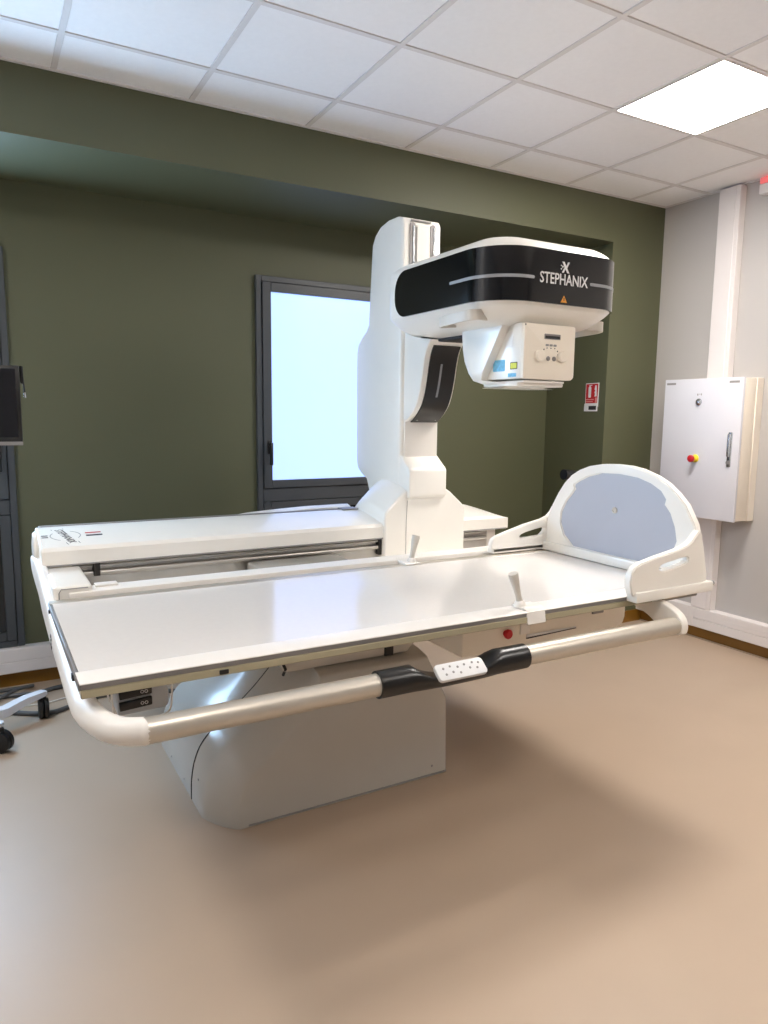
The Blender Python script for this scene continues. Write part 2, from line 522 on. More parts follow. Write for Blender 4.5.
# printed marks on the beam end
def beam_top_z(y):
    for (a, za), (b, zb) in zip(beam_prof, beam_prof[1:]):
        if a <= y <= b and b > a:
            return za + (zb - za) * (y - a) / (b - a)
    return 1.03
def on_beam(t, cx, cy, rot=0.0, lift=.0008):
    c, s = math.cos(rot), math.sin(rot)
    for v in t.verts:
        x, y, z = v.co
        X, Y = cx + c * x - s * y, cy + s * x + c * y
        v.co = (X, Y, beam_top_z(Y) + lift + z)
    return t
t = fit_text('STEPHANIX', -.088, .088, -.015, .015, .006, .0002)
finish('stamp_lettering', on_beam(t, .288, 3.185, math.radians(-76)), 'print_black', bc)
t = bmesh.new()
for (a, b, c, d) in ((-.10, .10, -.024, -.022), (-.10, .10, .022, .024)):
    bx(a, b, c, d, -.0002, .0002, 0, 1, t)
finish('stamp_border', on_beam(t, .288, 3.185, math.radians(-76)), 'print_black', bc)
for side in (-1, 1):
    secs = []
    for k in range(15):
        a = math.radians(-76 + 90 * side) + math.radians(-52 + 104 * k / 14)
        secs.append([(rr * math.cos(a), rr * math.sin(a), zz) for rr, zz in ((.056, 0), (.059, 0), (.059, .0004), (.056, .0004))])
    finish('stamp_arc', on_beam(loft(secs), .288, 3.185), 'print_grey', bc)
t = bmesh.new()
bx(-.012, .012, .006, .016, -.0002, .0002, 0, 1, t); bx(-.012, .012, -.016, -.006, -.0002, .0002, 0, 1, t)
finish('beam_mark', on_beam(t, .210, 3.185), 'print_black', bc)
t = bmesh.new()
bx(-.032, .032, -.022, -.006, -.0002, .0002, 0, 1, t)
finish('beam_mark', on_beam(t, .398, 3.185), 'print_black', bc)
t = bmesh.new()
bx(-.032, .03, .010, .022, -.0002, .0002, 0, 1, t)
finish('beam_mark', on_beam(t, .398, 3.19), 'print_red', bc)
finish('end_cap', lathe([(.07, 0), (.07, -.008), (.062, -.016), (.03, -.02)], (.186, 3.27, .955), 'x', 28), 'white_lacquer', M)

# --- side arm sweeping from the beam end to the front rail
RY, RZ, RR = 1.69, .765, .0325
def arm_loft(path):
    """path: (x, y, z, half_width, half_height)"""
    P = [Vector(p[:3]) for p in path]
    secs = []
    for i, p in enumerate(P):
        tg = P[min(i + 1, len(P) - 1)] - P[max(i - 1, 0)]
        tg.z = 0
        tg.normalize()
        s = Vector((tg.y, -tg.x, 0))
        w, h = path[i][3:]
        ring = []
        for k in range(20):
            a = 2 * PI * k / 20
            ca, sa = math.cos(a), math.sin(a)
            e = max(.5, min(1.0, 1.0 - .45 * (h / w - 1)))
            ring.append(p + s * (math.copysign(abs(ca) ** e, ca) * w) + Vector((0, 0, math.copysign(abs(sa) ** e, sa) * h)))
        secs.append(ring)
    return loft(secs)
pl = [(.178, 3.36, .890, .016, .022), (.180, 3.28, .884, .020, .040), (.184, 3.15, .872, .022, .052), (.187, 3.0, .860, .023, .058), (.189, 2.85, .828, .024, .060), (.190, 2.65, .802, .024, .056), (.191, 2.45, .788, .026, .048), (.193, 2.25, .777, .029, .040), (.195, 2.08, .769, .032, .036), (.197, 1.96, .765, .0335, .034), (.200, 1.88, .765, .0338, .0338), (.213, 1.81, .765, .0338, .0338), (.233, 1.752, .765, .0338, .0338), (.262, 1.712, .765, .0338, .0338), (.30, RY + .002, .765, .0338, .0338), (.305, RY, .765, .0335, .0335)]
arm_curve = catmull([Vector(p[:3]) for p in pl], 4)
whc = catmull([Vector((p[3], p[4], 0)) for p in pl], 4)
sa = finish('side_arm', arm_loft([(a.x, a.y, a.z, b.x, b.y) for a, b in zip(arm_curve, whc)]), 'white_satin', M, smooth=50)
t = lathe([(.03, 0), (.03, -.0008)], (.1662, 2.46, .788), 'x', 20)
finish('arm_sticker', t, 'print_white', sa)
t = bmesh.new()
for k in range(10):
    a = 2 * PI * k / 10
    bx(.1642, .1654, 2.46 + .021 * math.cos(a) - .005, 2.46 + .021 * math.cos(a) + .005, .785 + .021 * math.sin(a) - .004, .785 + .021 * math.sin(a) + .004, 0, 1, t)
bx(.1642, .1654, 2.448, 2.472, .784, .792, 0, 1, t)
finish('sticker_print', t, 'print_black', sa)
# right bracket
bp = catmull([(RY - .034, .742, 0), (RY - .036, .768, 0), (RY - .026, .795, 0), (RY + .0, .818, 0), (RY + .05, .836, 0), (RY + .10, .842, 0)], 4)
bp = [(p.x, p.y) for p in bp] + [(2.45, .842), (2.45, .822)]
bq = catmull([(2.25, .822, 0), (2.05, .818, 0), (1.92, .805, 0), (1.83, .782, 0), (1.775, .755, 0), (1.735, .736, 0), (1.70, .7315, 0), (1.67, .733, 0)], 4)
finish('rail_bracket', prism(bp + [(p.x, p.y) for p in bq], 'x', 2.190, 2.226, .009, 3, 50), 'white_lacquer', M, smooth=50)
# --- front rail and control grip
finish('hand_rail', tube([(.303, RY, RZ), (.6, RY, RZ), (1.0, RY, RZ)], RR, 24), 'aluminium_tube', M, smooth=50)
finish('hand_rail', tube([(1.41, RY, RZ), (1.8, RY, RZ), (2.195, RY, RZ)], RR, 24), 'aluminium_tube', M, smooth=50)
secs = []
for i in range(29):
    s = i / 28
    x = .94 + s * (1.475 - .94)
    m = max(0, 1 - abs((x - 1.205) / .155) ** 2.4) if abs(x - 1.205) < .155 else 0
    ring = []
    for k in range(28):
        a = 2 * PI * k / 28
        r = .0395
        y, z = RY + r * math.cos(a), RZ + r * math.sin(a)
        if m > 0:
            # the top front is scooped for the key pad
            zmax = RZ + .04 - .052 * m
            if z > zmax: z = zmax + (z - zmax) * .12
        ring.append((x, y, z - .004 * m))
    secs.append(ring)
cg = finish('control_grip', loft(secs), 'satin_black', M, smooth=50)
def pad_xf(t, cx=1.205, cy=RY - .030, cz=RZ + .012, tilt=math.radians(38)):
    c, s = math.cos(tilt), math.sin(tilt)
    for v in t.verts:
        x, y, z = v.co
        v.co = (cx + x, cy + c * y - s * z, cz + s * y + c * z)
    return t
finish('key_pad', pad_xf(prism(rrect(-.086, .086, -.032, .024, .012, 4), 'z', -.006, .008, .003, 2)), 'print_white', cg)
for (u, v) in ((-.06, .006), (-.058, -.014), (-.035, .010), (-.032, -.01), (-.01, .004), (-.008, -.016), (.015, .008), (.03, -.006), (.045, .010), (.055, -.01), (.066, .006)):
    finish('key', pad_xf(lathe([(.0038, .0075), (.0038, .0092), (.002, .0098)], (u, v, 0), 'z', 10)), 'print_grey', cg)

# --- table top
TZ, TX0, TX1, TY0, TY1 = .87, .177, 2.44, 1.796, 2.667
tt = finish('table_top', bx(TX0 + .008, TX1, TY0 + .085, TY1 - .045, TZ - .024, TZ - .0006), 'laminate', M)
finish('front_rail', prism([(TY0 + .087, TZ - .03), (TY0 + .087, TZ), (TY0 + .006, TZ), (TY0, TZ - .003), (TY0, TZ - .005), (TY0 + .004, TZ - .007), (TY0 + .004, TZ - .03)], 'x', TX0, TX1), 'rail_white', tt)
finish('front_groove', bx(TX0 + .001, TX1, TY0 + .001, TY0 + .01, TZ - .0185, TZ - .006, .001, 1), 'rail_grey', tt)
finish('front_skirt', bx(TX0 + .002, TX1 - .05, TY0 - .002, TY0 + .012, TZ - .040, TZ - .019, .002, 1), 'rail_olive', tt)
finish('back_rail', prism([(TY1 - .047, TZ - .03), (TY1 - .047, TZ), (TY1 - .008, TZ + .002), (TY1, TZ), (TY1, TZ - .03)], 'x', TX0, TX1), 'aluminium_tube', tt)
finish('end_strip', bx(TX0 - .002, TX0 + .008, TY0 + .004, TY1 - .004, TZ - .022, TZ - .002, .002, 1), 'rail_grey', tt)
for yy in (TY0 + .12, TY0 + .80):
    box('end_stop', TX0 - .006, TX0 + .004, yy - .012, yy + .012, TZ - .03, TZ - .014, 'dark_gap', tt, bev=.002)
box('rail_lock', .52, .545, TY0 - .006, TY0, TZ - .036, TZ - .024, 'dark_gap', tt, bev=.002)
finish('table_frame', bx(.33, 2.32, 2.02, 2.69, .80, .842, .006, 2), 'white_satin', M)
# bucky carriage
bk = finish('carriage', prism([(1.46, .835), (1.46, .66), (1.70, .66), (2.24, .668), (2.275, .68), (2.285, .71), (2.285, .835)], 'y', 2.0, 2.55, .01, 2), 'beige_panel', M)
box('tray_door', 1.722, 1.768, 1.994, 2.004, .712, .772, 'white_satin', bk, bev=.003)
finish('tray_gap', prism([(1.755, .697), (2.005, .702), (2.005, .706), (1.755, .708)], 'y', 1.996, 2.006), 'print_white', bk)
finish('tray_slot', prism([(1.755, .692), (2.005, .699), (2.005, .7015), (1.755, .6965)], 'y', 1.995, 2.006), 'dark_gap', bk)  # black slot line along the bottom edge of the tray box
box('tray_handle', 2.09, 2.15, 1.992, 2.004, .744, .757, 'rail_grey', bk, bev=.003)
finish('stop_button', lathe([(.012, 0), (.012, -.008), (.018, -.012), (.018, -.02), (.013, -.025)], (1.655, 2.0, .728), 'y', 18), 'red_plastic', bk)
# bracket under the near left end
box('hanger', .46, .50, 2.20, 2.30, .72, .83, 'white_satin', M, bev=.004)
box('hanger', .30, .325, 2.16, 2.30, .755, .83, 'white_satin', M, bev=.004)

# --- saddle, collar and column
CX0, CX1, CC = 1.842, 2.068, 1.955
sdl = [(1.722, .79), (1.722, 1.03), (1.732, 1.05), (1.80, 1.115), (1.845, 1.152), (1.88, 1.17), (2.03, 1.17), (2.07, 1.158), (2.11, 1.135), (2.195, 1.062), (2.206, 1.045), (2.206, .79)]
t = bmesh.new()
secs = []
for y, dz, dxn in ((3.032, -.006, .006), (3.038, 0, 0), (3.10, .018, 0), (3.16, .032, 0), (3.22, .04, 0), (3.28, .038, .002), (3.34, .018, .006), (3.40, -.02, .012), (3.44, -.06, .02), (3.47, -.12, .035)):
    secs.append([(x + (dxn if x < CC else -dxn), y, z + (dz if z > .9 else 0)) for x, z in sdl])
sd = finish('saddle', loft(secs, bm=t), 'white_lacquer', M, smooth=28)
finish('saddle_seam', tube([(1.845, 3.031, .80), (1.845, 3.031, .98), (1.85, 3.031, 1.10)], .0012, 6), 'print_grey', sd)
box('beam_gap', 1.705, 1.724, 3.06, 3.12, .83, .915, 'dark_gap', sd, bev=.002)
box('beam_gap', 2.204, 2.222, 3.06, 3.12, .83, .915, 'dark_gap', sd, bev=.002)
colp = [(3.1, 1.0), (3.1, 2.455), (3.112, 2.476), (3.16, 2.49), (3.25, 2.492), (3.33, 2.478), (3.385, 2.445), (3.415, 2.40), (3.422, 2.34), (3.452, 2.0), (3.475, 1.972), (3.53, 1.94), (3.568, 1.905), (3.582, 1.86), (3.585, 1.78), (3.58, 1.27), (3.565, 1.225), (3.52, 1.195), (3.46, 1.17), (3.40, 1.05), (3.3, 1.0)]
col = finish('column', prism(colp, 'x', CX0, CX1, .018, 3, 50), 'white_lacquer', M, smooth=30)
for x in (1.896, 2.014):
    finish('guide_slot', prism(rrect(x - .014, x + .014, 2.10, 2.455, .012, 4), 'y', 3.094, 3.11), 'rail_grey', col)
    finish('guide_rod', tube([(x + .006, 3.093, 2.1), (x + .006, 3.093, 2.44)], .005, 10), 'chrome', col)
finish('front_cover', prism(rrect(1.918, 1.992, 2.1, 2.44, .006, 3), 'y', 3.088, 3.11, .003, 1), 'white_satin', col)
box('top_slot', 1.89, 2.0, 3.092, 3.105, 2.462, 2.468, 'print_grey', col, bev=.001)
finish('lower_front', bx(CX0 + .022, CX1 - .006, 3.09, 3.12, 1.25, 1.85, .006, 2), 'white_satin', col)
clp = [(3.008, 1.118), (3.008, 1.25), (3.02, 1.264), (3.10, 1.322), (3.13, 1.33), (3.56, 1.33), (3.57, 1.25), (3.53, 1.2), (3.42, 1.172), (3.32, 1.165), (3.22, 1.15), (3.12, 1.12), (3.06, 1.10), (3.03, 1.105)]
finish('collar', prism(clp, 'x', 1.846, 2.07, .010, 3, 35), 'white_lacquer', M, smooth=32)
finish('swivel_ring', lathe([(.10, 0), (.105, .01), (.105, .2), (.10, .21)], (1.85, 3.30, 1.10), 'x', 32), 'white_lacquer', M)

# --- support arm with black cover
front = catmull([(3.095, 1.492, 0), (3.075, 1.496, 0), (3.03, 1.525, 0), (2.985, 1.57, 0), (2.955, 1.63, 0), (2.935, 1.70, 0), (2.92, 1.77, 0), (2.90, 1.83, 0), (2.865, 1.872, 0), (2.82, 1.895, 0)], 4)
fp = [(p.x, p.y) for p in front]
sp = finish('support_arm', prism(fp + [(2.80, 1.93), (3.11, 1.93), (3.11, 1.485)], 'x', 1.862, 2.058, .004, 1, 50), 'white_lacquer', M, smooth=30)
def strip(path, x0, x1, off, th):
    """strip following the (y,z) path, off in front of it"""
    secs = []
    P = [Vector(p) for p in path]
    for i, p in enumerate(P):
        tg = (P[min(i + 1, len(P) - 1)] - P[max(i - 1, 0)]).normalized()
        n = Vector((-tg.y, tg.x))
        if n.x > 0: n = -n
        a = p + n * off
        b = p - n * th
        secs.append([(x0, a.x, a.y), (x1, a.x, a.y), (x1, b.x, b.y), (x0, b.x, b.y)])
    return loft(secs)
finish('arm_cover', strip(fp[3:31], 1.892, 2.046, .006, .004), 'satin_black', sp, smooth=50)
finish('arm_stripe', strip(fp[15:25], 1.955, 1.966, .0075, .001), 'silver_stripe', sp, smooth=50)
for x in (1.915, 2.025):
    finish('bolt', lathe([(.008, 0), (.008, -.012), (.005, -.014)], (x, 3.068, 1.505), 'y', 12), 'chrome', sp)
# --- tube head
HX0, HX1, HY0, HY1 = 1.637, 2.325, 2.107, 2.93
outl = rrect(HX0, HX1, HY0, HY1, (.17, .17, .10, .10), 12)
secs = []
for z, d in ((1.872, .16), (1.874, .125), (1.885, .09), (1.905, .055), (1.93, .022), (1.945, .006), (1.955, .001), (2.135, .001), (2.142, .004), (2.155, .016), (2.172, .040), (2.185, .066), (2.192, .10), (2.194, .15)):
    secs.append([(x, y, z) for x, y in inset_poly(outl, d)])
hd = finish('tube_head', loft(secs), 'white_lacquer', M, smooth=40)
# path along the head from rear left round the front to rear right
def head_path(y_rear, n=60):
    pts = [(HX0, y_rear)] + [(HX0, y_rear + (HY0 + .17 - y_rear) * k / 14) for k in range(1, 15)]
    for k in range(1, 15):
        a = PI + .5 * PI * k / 14
        pts.append((HX0 + .17 + .17 * math.cos(a), HY0 + .17 + .17 * math.sin(a)))
    pts += [(HX0 + .17 + (HX1 - HX0 - .34) * k / 12, HY0) for k in range(1, 13)]
    for k in range(1, 15):
        a = 1.5 * PI + .5 * PI * k / 14
        pts.append((HX1 - .17 + .17 * math.cos(a), HY0 + .17 + .17 * math.sin(a)))
    pts += [(HX1, HY0 + .17 + (y_rear - HY0 - .17) * k / 14) for k in range(1, 15)]
    return [Vector(p) for p in pts]
def band(path, zc, hh, off, th, rnd):
    """strip along a plan path with rounded ends"""
    L = [0]
    for a, b in zip(path, path[1:]):
        L.append(L[-1] + (b - a).length)
    # extra samples at the ends for the rounding
    S = sorted(set([round(x, 5) for x in L] + [round(rnd * (1 - math.cos(.5 * PI * k / 8)), 5) for k in range(9)] + [round(L[-1] - rnd * (1 - math.cos(.5 * PI * k / 8)), 5) for k in range(9)]))
    def at(s):
        for i in range(len(L) - 1):
            if s <= L[i + 1] + 1e-9:
                f = (s - L[i]) / (L[i + 1] - L[i])
                return path[i].lerp(path[i + 1], f), (path[i + 1] - path[i]).normalized(), i, f
        return path[-1], (path[-1] - path[-2]).normalized(), len(L) - 2, 1
    secs = []
    for s in S:
        p, tg, i, f = at(s)
        if f < .5 and i > 0: tg = (tg + (path[i] - path[i - 1]).normalized()).normalized()
        n = Vector((tg.y, -tg.x))
        if (p - Vector((CC, 2.5))).dot(n) < 0: n = -n
        e = min(s, L[-1] - s)
        h = hh if e >= rnd else hh - rnd + math.sqrt(max(0, rnd * rnd - (rnd - e) ** 2))
        h = max(h, .0005)
        a, b = p + n * off, p - n * th
        secs.append([(a.x, a.y, zc - h), (a.x, a.y, zc + h), (b.x, b.y, zc + h), (b.x, b.y, zc - h)])
    return loft(secs)
BZ = 2.043
finish('black_band', band(head_path(2.81), BZ, .097, .004, .006, .085), 'gloss_black', hd, smooth=40)
hp = head_path(2.80)
def sub(path, test):
    return [p for p in path if test(p)]
lp = [Vector((HX0, 2.385))] + sub(hp, lambda p: p.x < CC and p.y < 2.385 and p.x < 1.81) + [Vector((1.818, HY0))]
finish('band_stripe', band(lp, 2.0335, .0058, .0052, .003, .005), 'silver_stripe', hd)
rp = [Vector((2.098, HY0))] + sub(hp, lambda p: p.x > 2.10 and p.y < 2.5)
finish('band_stripe', band(rp, 2.0335, .0058, .0052, .003, .005), 'silver_stripe', hd)
def on_front(t, y):
    for v in t.verts:
        x, z, d = v.co
        v.co = (x, y - d, z)
    return t
finish('lettering', on_front(fit_text('STEPHANIX', 1.844, 2.086, 2.0175, 2.0585, .010, .0006), HY0 - .0045), 'print_white', hd)
# the X emblem with a small winged left stroke
t = bmesh.new()
lx, lz = 1.967, 2.083
def quad(pts):
    merge(t, prism(pts, 'z', -.0006, .0006))
quad([(lx - .017, lz + .02), (lx - .006, lz + .02), (lx + .021, lz - .02), (lx + .010, lz - .02)])
quad([(lx + .021, lz + .02), (lx + .012, lz + .02), (lx + .004, lz + .004), (lx + .009, lz - .002)])
quad([(lx - .016, lz - .02), (lx - .007, lz - .02), (lx + .000, lz - .006), (lx - .004, lz + .001)])
quad([(lx - .014, lz + .006), (lx - .008, lz + .004), (lx - .012, lz - .003), (lx - .017, lz - .001)])
quad([(lx - .022, lz - .004), (lx - .018, lz - .005), (lx - .019, lz - .010), (lx - .023, lz - .009)])
quad([(lx - .023, lz + .007), (lx - .019, lz + .008), (lx - .019, lz + .003), (lx - .023, lz + .003)])
finish('emblem', on_front(t, HY0 - .0045), 'print_white', hd)
t = prism([(1.950, 1.9535), (1.982, 1.9535), (1.966, 1.980)], 'z', -.0005, .0005)
finish('warning_triangle', on_front(t, HY0 - .0046), 'warning_orange', hd)
t = prism([(1.9645, 1.96), (1.9675, 1.96), (1.9685, 1.971), (1.9635, 1.971)], 'z', -.0003, .0003)
finish('warning_mark', on_front(t, HY0 - .0053), 'print_black', hd)
# side handles under the head
for s, x in ((-1, 1.634), (1, 2.328)):
    secs = []
    pth = catmull([(x - s * .085, 2.255, 1.905), (x - s * .03, 2.235, 1.902), (x - s * .004, 2.25, 1.900), (x + s * .006, 2.30, 1.897), (x + s * .006, 2.40, 1.894), (x - s * .004, 2.45, 1.893), (x - s * .03, 2.475, 1.895), (x - s * .09, 2.465, 1.90)], 5)
    for i, p in enumerate(pth):
        tg = pth[min(i + 1, len(pth) - 1)] - pth[max(i - 1, 0)]
        n = Vector((tg.y, -tg.x, 0)).normalized()
        secs.append([p + n * .004 + Vector((0, 0, .02)), p + n * .004 - Vector((0, 0, .02)), p - n * .004 - Vector((0, 0, .02)), p - n * .004 + Vector((0, 0, .02))])
    finish('side_handle', loft(secs), 'handle_grey', hd, smooth=50)
# --- collimator
co = finish('collimator', bx(1.828, 2.088, 2.178, 2.42, 1.668, 1.88, .006, 2), 'white_lacquer', M)
finish('front_panel', prism(rrect(1.830, 2.092, 1.667, 1.878, (.006, .02, .008, .006), 4), 'y', 2.162, 2.182, .004, 2), 'beige_panel', co)
finish('display_window', on_front(prism(rrect(1.93, 2.012, 1.822, 1.842, .002, 2), 'z', -.001, .001), 2.1615), 'rail_grey', co)
finish('display_glass', on_front(prism(rrect(1.934, 2.008, 1.825, 1.835, .001, 2), 'z', -.001, .001), 2.1608), 'print_black', co)
for x in (1.945, 1.965, 1.985):
    finish('panel_button', on_front(prism(rrect(x - .007, x + .007, 1.795, 1.803, .002, 2), 'z', -.001, .002), 2.1615), 'print_grey', co)
    finish('panel_led', on_front(prism(rrect(x - .002, x + .002, 1.786, 1.79, .001, 1), 'z', -.001, .001), 2.1615), 'print_black', co)
for x in (1.905, 2.022):
    kn = finish('knob', lathe([(.022, 0), (.022, -.012), (.018, -.016), (.005, -.017)], (x, 2.162, 1.757), 'y', 22), 'beige_panel', co)
for x in (1.952, 1.982):
    finish('round_button', lathe([(.009, 0), (.009, -.003), (.006, -.004)], (x, 2.162, 1.748), 'y', 16), 'rail_grey', co)
for (x, z) in ((1.93, 1.782), (2.0, 1.778), (2.003, 1.765), (1.835, 1.871)):
    finish('panel_dot', lathe([(.003, 0), (.003, -.001)], (x + .0, 2.1625, z), 'y', 8), 'print_black', co)
box('accessory_rail', 1.84, 2.05, 2.17, 2.40, 1.654, 1.662, 'white_satin', co, bev=.002)
def on_left(t, x):
    for v in t.verts:
        y, z, d = v.co
        v.co = (x - d, y, z)
    return t
finish('sticker', on_left(prism(rrect(2.27, 2.345, 1.70, 1.745, .004, 2), 'z', -.0003, .0003), 1.8275), 'print_blue', co)
finish('sticker', on_left(prism(rrect(2.195, 2.238, 1.705, 1.732, .002, 2), 'z', -.0003, .0003), 1.8275), 'print_black', co)
finish('sticker_face', on_left(prism(rrect(2.198, 2.235, 1.708, 1.729, .002, 2), 'z', -.0003, .0003), 1.8268), 'print_yellow', co)
finish('sticker', on_left(prism(rrect(2.20, 2.25, 1.676, 1.69, .002, 2), 'z', -.0003, .0003), 1.8275), 'print_blue', co)
finish('service_door', on_left(prism(rrect(2.225, 2.275, 1.79, 1.85, .004, 2), 'z', -.001, .001), 1.828), 'white_satin', co)
secs = []
for z, yf, yb, d in ((1.636, 2.36, 2.36, .0), (1.638, 2.33, 2.40, .03), (1.650, 2.25, 2.45, .012), (1.668, 2.385, 2.485, .004), (1.70, 2.365, 2.535, 0), (1.75, 2.33, 2.565, 0), (1.80, 2.297, 2.58, 0), (1.89, 2.235, 2.59, 0)):
    if z < 1.64: yf, yb = 2.30, 2.42
    secs.append([(x, y, z) for x, y in rrect(1.79 + d * 2, 2.118 - d * 2, yf, yb, (.004, .004, min(.11, (yb - yf) * .7), min(.11, (yb - yf) * .7)), 8)])
tcv = finish('tube_cover', loft(secs), 'white_lacquer', M, smooth=45)
box('cover_plate', 1.822, 2.06, 2.185, 2.40, 1.640, 1.656, 'white_lacquer', tcv, bev=.005)
box('mount', 1.86, 2.05, 2.30, 2.80, 1.86, 1.90, 'dark_gap', M, bev=.004)

# ------------------------------------------------------------------ footrest at the right end
FR = empty('footrest', (2.43, 2.22, TZ))
tag(FR, 'white arched footrest with grey panel at the right end of the table', 'footrest')
PX = 2.44
outer = [(1.760, .875), (1.762, .92), (1.772, .97), (1.784, 1.03), (1.808, 1.11), (1.854, 1.182), (1.90, 1.224), (1.948, 1.258), (2.01, 1.287), (2.082, 1.308), (2.15, 1.318), (2.225, 1.32), (2.30, 1.316), (2.378, 1.302), (2.44, 1.28), (2.491, 1.251), (2.535, 1.21), (2.572, 1.162), (2.61, 1.10), (2.638, 1.039), (2.655, .98), (2.665, .92), (2.667, .875)]
inner = [(2.02, .912), (1.955, .935), (1.905, .98), (1.888, 1.03), (1.90, 1.085), (1.926, 1.14), (1.956, 1.172), (1.951, 1.194), (1.978, 1.226), (2.03, 1.252), (2.10, 1.271), (2.20, 1.279), (2.30, 1.275), (2.38, 1.253), (2.435, 1.228), (2.468, 1.208), (2.460, 1.188), (2.478, 1.165), (2.515, 1.125), (2.545, 1.07), (2.548, 1.02), (2.522, .965), (2.46, .917)]
def ring_plate(outer, inner, x0, x1):
    t = bmesh.new()
    R = [[t.verts.new((x, y, z)) for y, z in pts] for x, pts in ((x0, outer), (x0, inner), (x1, inner), (x1, outer))]
    n = len(outer)
    for a in range(4):
        A, B = R[a], R[(a + 1) % 4]
        for i in range(n - 1):
            t.faces.new((A[i], A[i + 1], B[i + 1], B[i]))
        t.faces.new((A[-1], A[0], B[0], B[-1]))
    return t
t = ring_plate(outer, inner, PX - .018, PX + .018)
bmesh.ops.recalc_face_normals(t, faces=t.faces)
es = [e for e in t.edges if len(e.link_faces) == 2 and math.degrees(e.calc_face_angle(0)) > 60]
bmesh.ops.bevel(t, geom=es, offset=.005, segments=2, affect='EDGES', clamp_overlap=True)
finish('arch_frame', t, 'white_lacquer', FR, smooth=35)
t = prism(inner, 'x', PX - .011, PX + .012)
pn = finish('panel', t, 'grey_panel', FR)
finish('panel_cap', lathe([(.014, 0), (.014, -.004), (.009, -.006), (.008, -.003)], (PX - .011, 2.219, 1.117), 'x', 20), 'handle_grey', FR)
wing = [(2.03, .88), (2.018, .93), (2.024, .965), (2.04, .985), (2.07, .997), (2.158, 1.014), (2.265, 1.031), (2.318, 1.044), (2.345, 1.060), (2.368, 1.084), (2.385, 1.10), (2.402, 1.08), (2.414, 1.0), (2.432, .88)]
wing_rear = [(2.085, .88), (2.08, .92), (2.09, .945), (2.11, .957), (2.161, .972), (2.288, 1.004), (2.39, 1.023), (2.43, 1.037), (2.455, 1.058), (2.472, 1.085), (2.478, 1.03), (2.478, .88)]
hole_rear = [(2.262, .940), (2.248, .946), (2.262, .957), (2.29, .966), (2.35, .977), (2.40, .984), (2.414, .978), (2.408, .962), (2.385, .944), (2.32, .941)]
hole = [(2.185, .956), (2.166, .966), (2.178, .981), (2.21, .988), (2.255, .994), (2.30, 1.0), (2.318, 1.001), (2.328, .994), (2.326, .984), (2.31, .976), (2.28, .970), (2.255, .966), (2.225, .961), (2.205, .958)]
def holed_prism(outer, hole, y0, y1):
    """plate in the xz plane with one hole, front and back filled"""
    t = bmesh.new()
    L = {}
    for y in (y0, y1):
        for nm, pts in (('o', outer), ('h', hole)):
            vs = [t.verts.new((x, y, z)) for x, z in pts]
            L[nm, y] = vs
            for i in range(len(vs)):
                t.edges.new((vs[i], vs[(i + 1) % len(vs)]))
        es = [e for e in t.edges if abs(e.verts[0].co.y - y) < 1e-6 and abs(e.verts[1].co.y - y) < 1e-6]
        bmesh.ops.triangle_fill(t, use_beauty=True, use_dissolve=False, edges=es)
    for nm in ('o', 'h'):
        a, b = L[nm, y0], L[nm, y1]
        for i in range(len(a)):
            j = (i + 1) % len(a)
            t.faces.new((a[i], a[j], b[j], b[i]))
    bmesh.ops.recalc_face_normals(t, faces=t.faces)
    es = [e for e in t.edges if len(e.link_faces) == 2 and math.degrees(e.calc_face_angle(0)) > 60]
    bmesh.ops.bevel(t, geom=es, offset=.004, segments=2, affect='EDGES', clamp_overlap=True)
    return t
for s, ya, yb_ in ((-1, 1.752, 1.784), (1, 2.640, 2.668)):
    finish('wing', holed_prism(wing if s < 0 else wing_rear, hole if s < 0 else hole_rear, ya, yb_), 'white_lacquer', FR, smooth=35)
finish('clamp_bar', bx(2.045, 2.475, 1.742, 1.793, .852, .892, .006, 2), 'white_lacquer', FR)
finish('clamp_bar', bx(2.09, 2.475, 2.64, 2.685, .874, .902, .006, 2), 'white_lacquer', FR)
finish('cross_bar', bx(2.40, 2.47, 1.79, 2.65, .872, .915, .006, 2), 'white_lacquer', FR)
finish('under_rail', bx(2.28, 2.46, 1.80, 1.83, .822, .850, .003, 1), 'rail_grey', FR)
t = lathe([(.006, 0), (.006, .012), (.010, .014), (.010, .026), (.006, .028)], (2.475, 1.765, .878), 'x', 14)
finish('clamp_screw', t, 'chrome', FR)

# ------------------------------------------------------------------ hand grips
def grip(loc, label, lean, clamp_dir):
    g = empty('hand_grip', loc)
    tag(g, label, 'hand grip', 'clamp-on hand grips of the table')
    x, y, z = loc
    lx, ly = lean
    p0 = Vector((x, y, z + .018)); p1 = Vector((x + lx, y + ly, z + .125))
    P = [p0.lerp(p1, f) for f in (0, .1, .25, .5, .75, .93, 1)]
    finish('handle', tube(P, [.013, .012, .011, .013, .0165, .018, .0165], 18), 'handle_grey', g)
    finish('collar', lathe([(.02, 0), (.02, .012), (.015, .022), (.012, .024)], (x, y, z + .004), 'z', 20), 'white_satin', g)
    if clamp_dir < 0:
        finish('clamp_plate', prism([(y + .03, z), (y + .03, z + .008), (y - .032, z + .010), (y - .048, z - .002), (y - .056, z - .046), (y - .050, z - .046), (y - .042, z)], 'x', x - .01, x + .072, .002, 1), 'white_satin', g)
    else:
        finish('clamp_plate', prism([(y - .03, z), (y - .03, z + .006), (y + .01, z + .012), (y + .05, z + .012), (y + .05, z - .004)], 'x', x - .045, x + .03, .002, 1), 'white_satin', g)
    return g
grip((1.640, 2.645, TZ), 'pale grey hand grip on the rear rail in front of the column', (.022, .0), 1)
grip((1.585, 1.845, TZ), 'pale grey hand grip with white clamp on the front rail', (-.035, .0), -1)

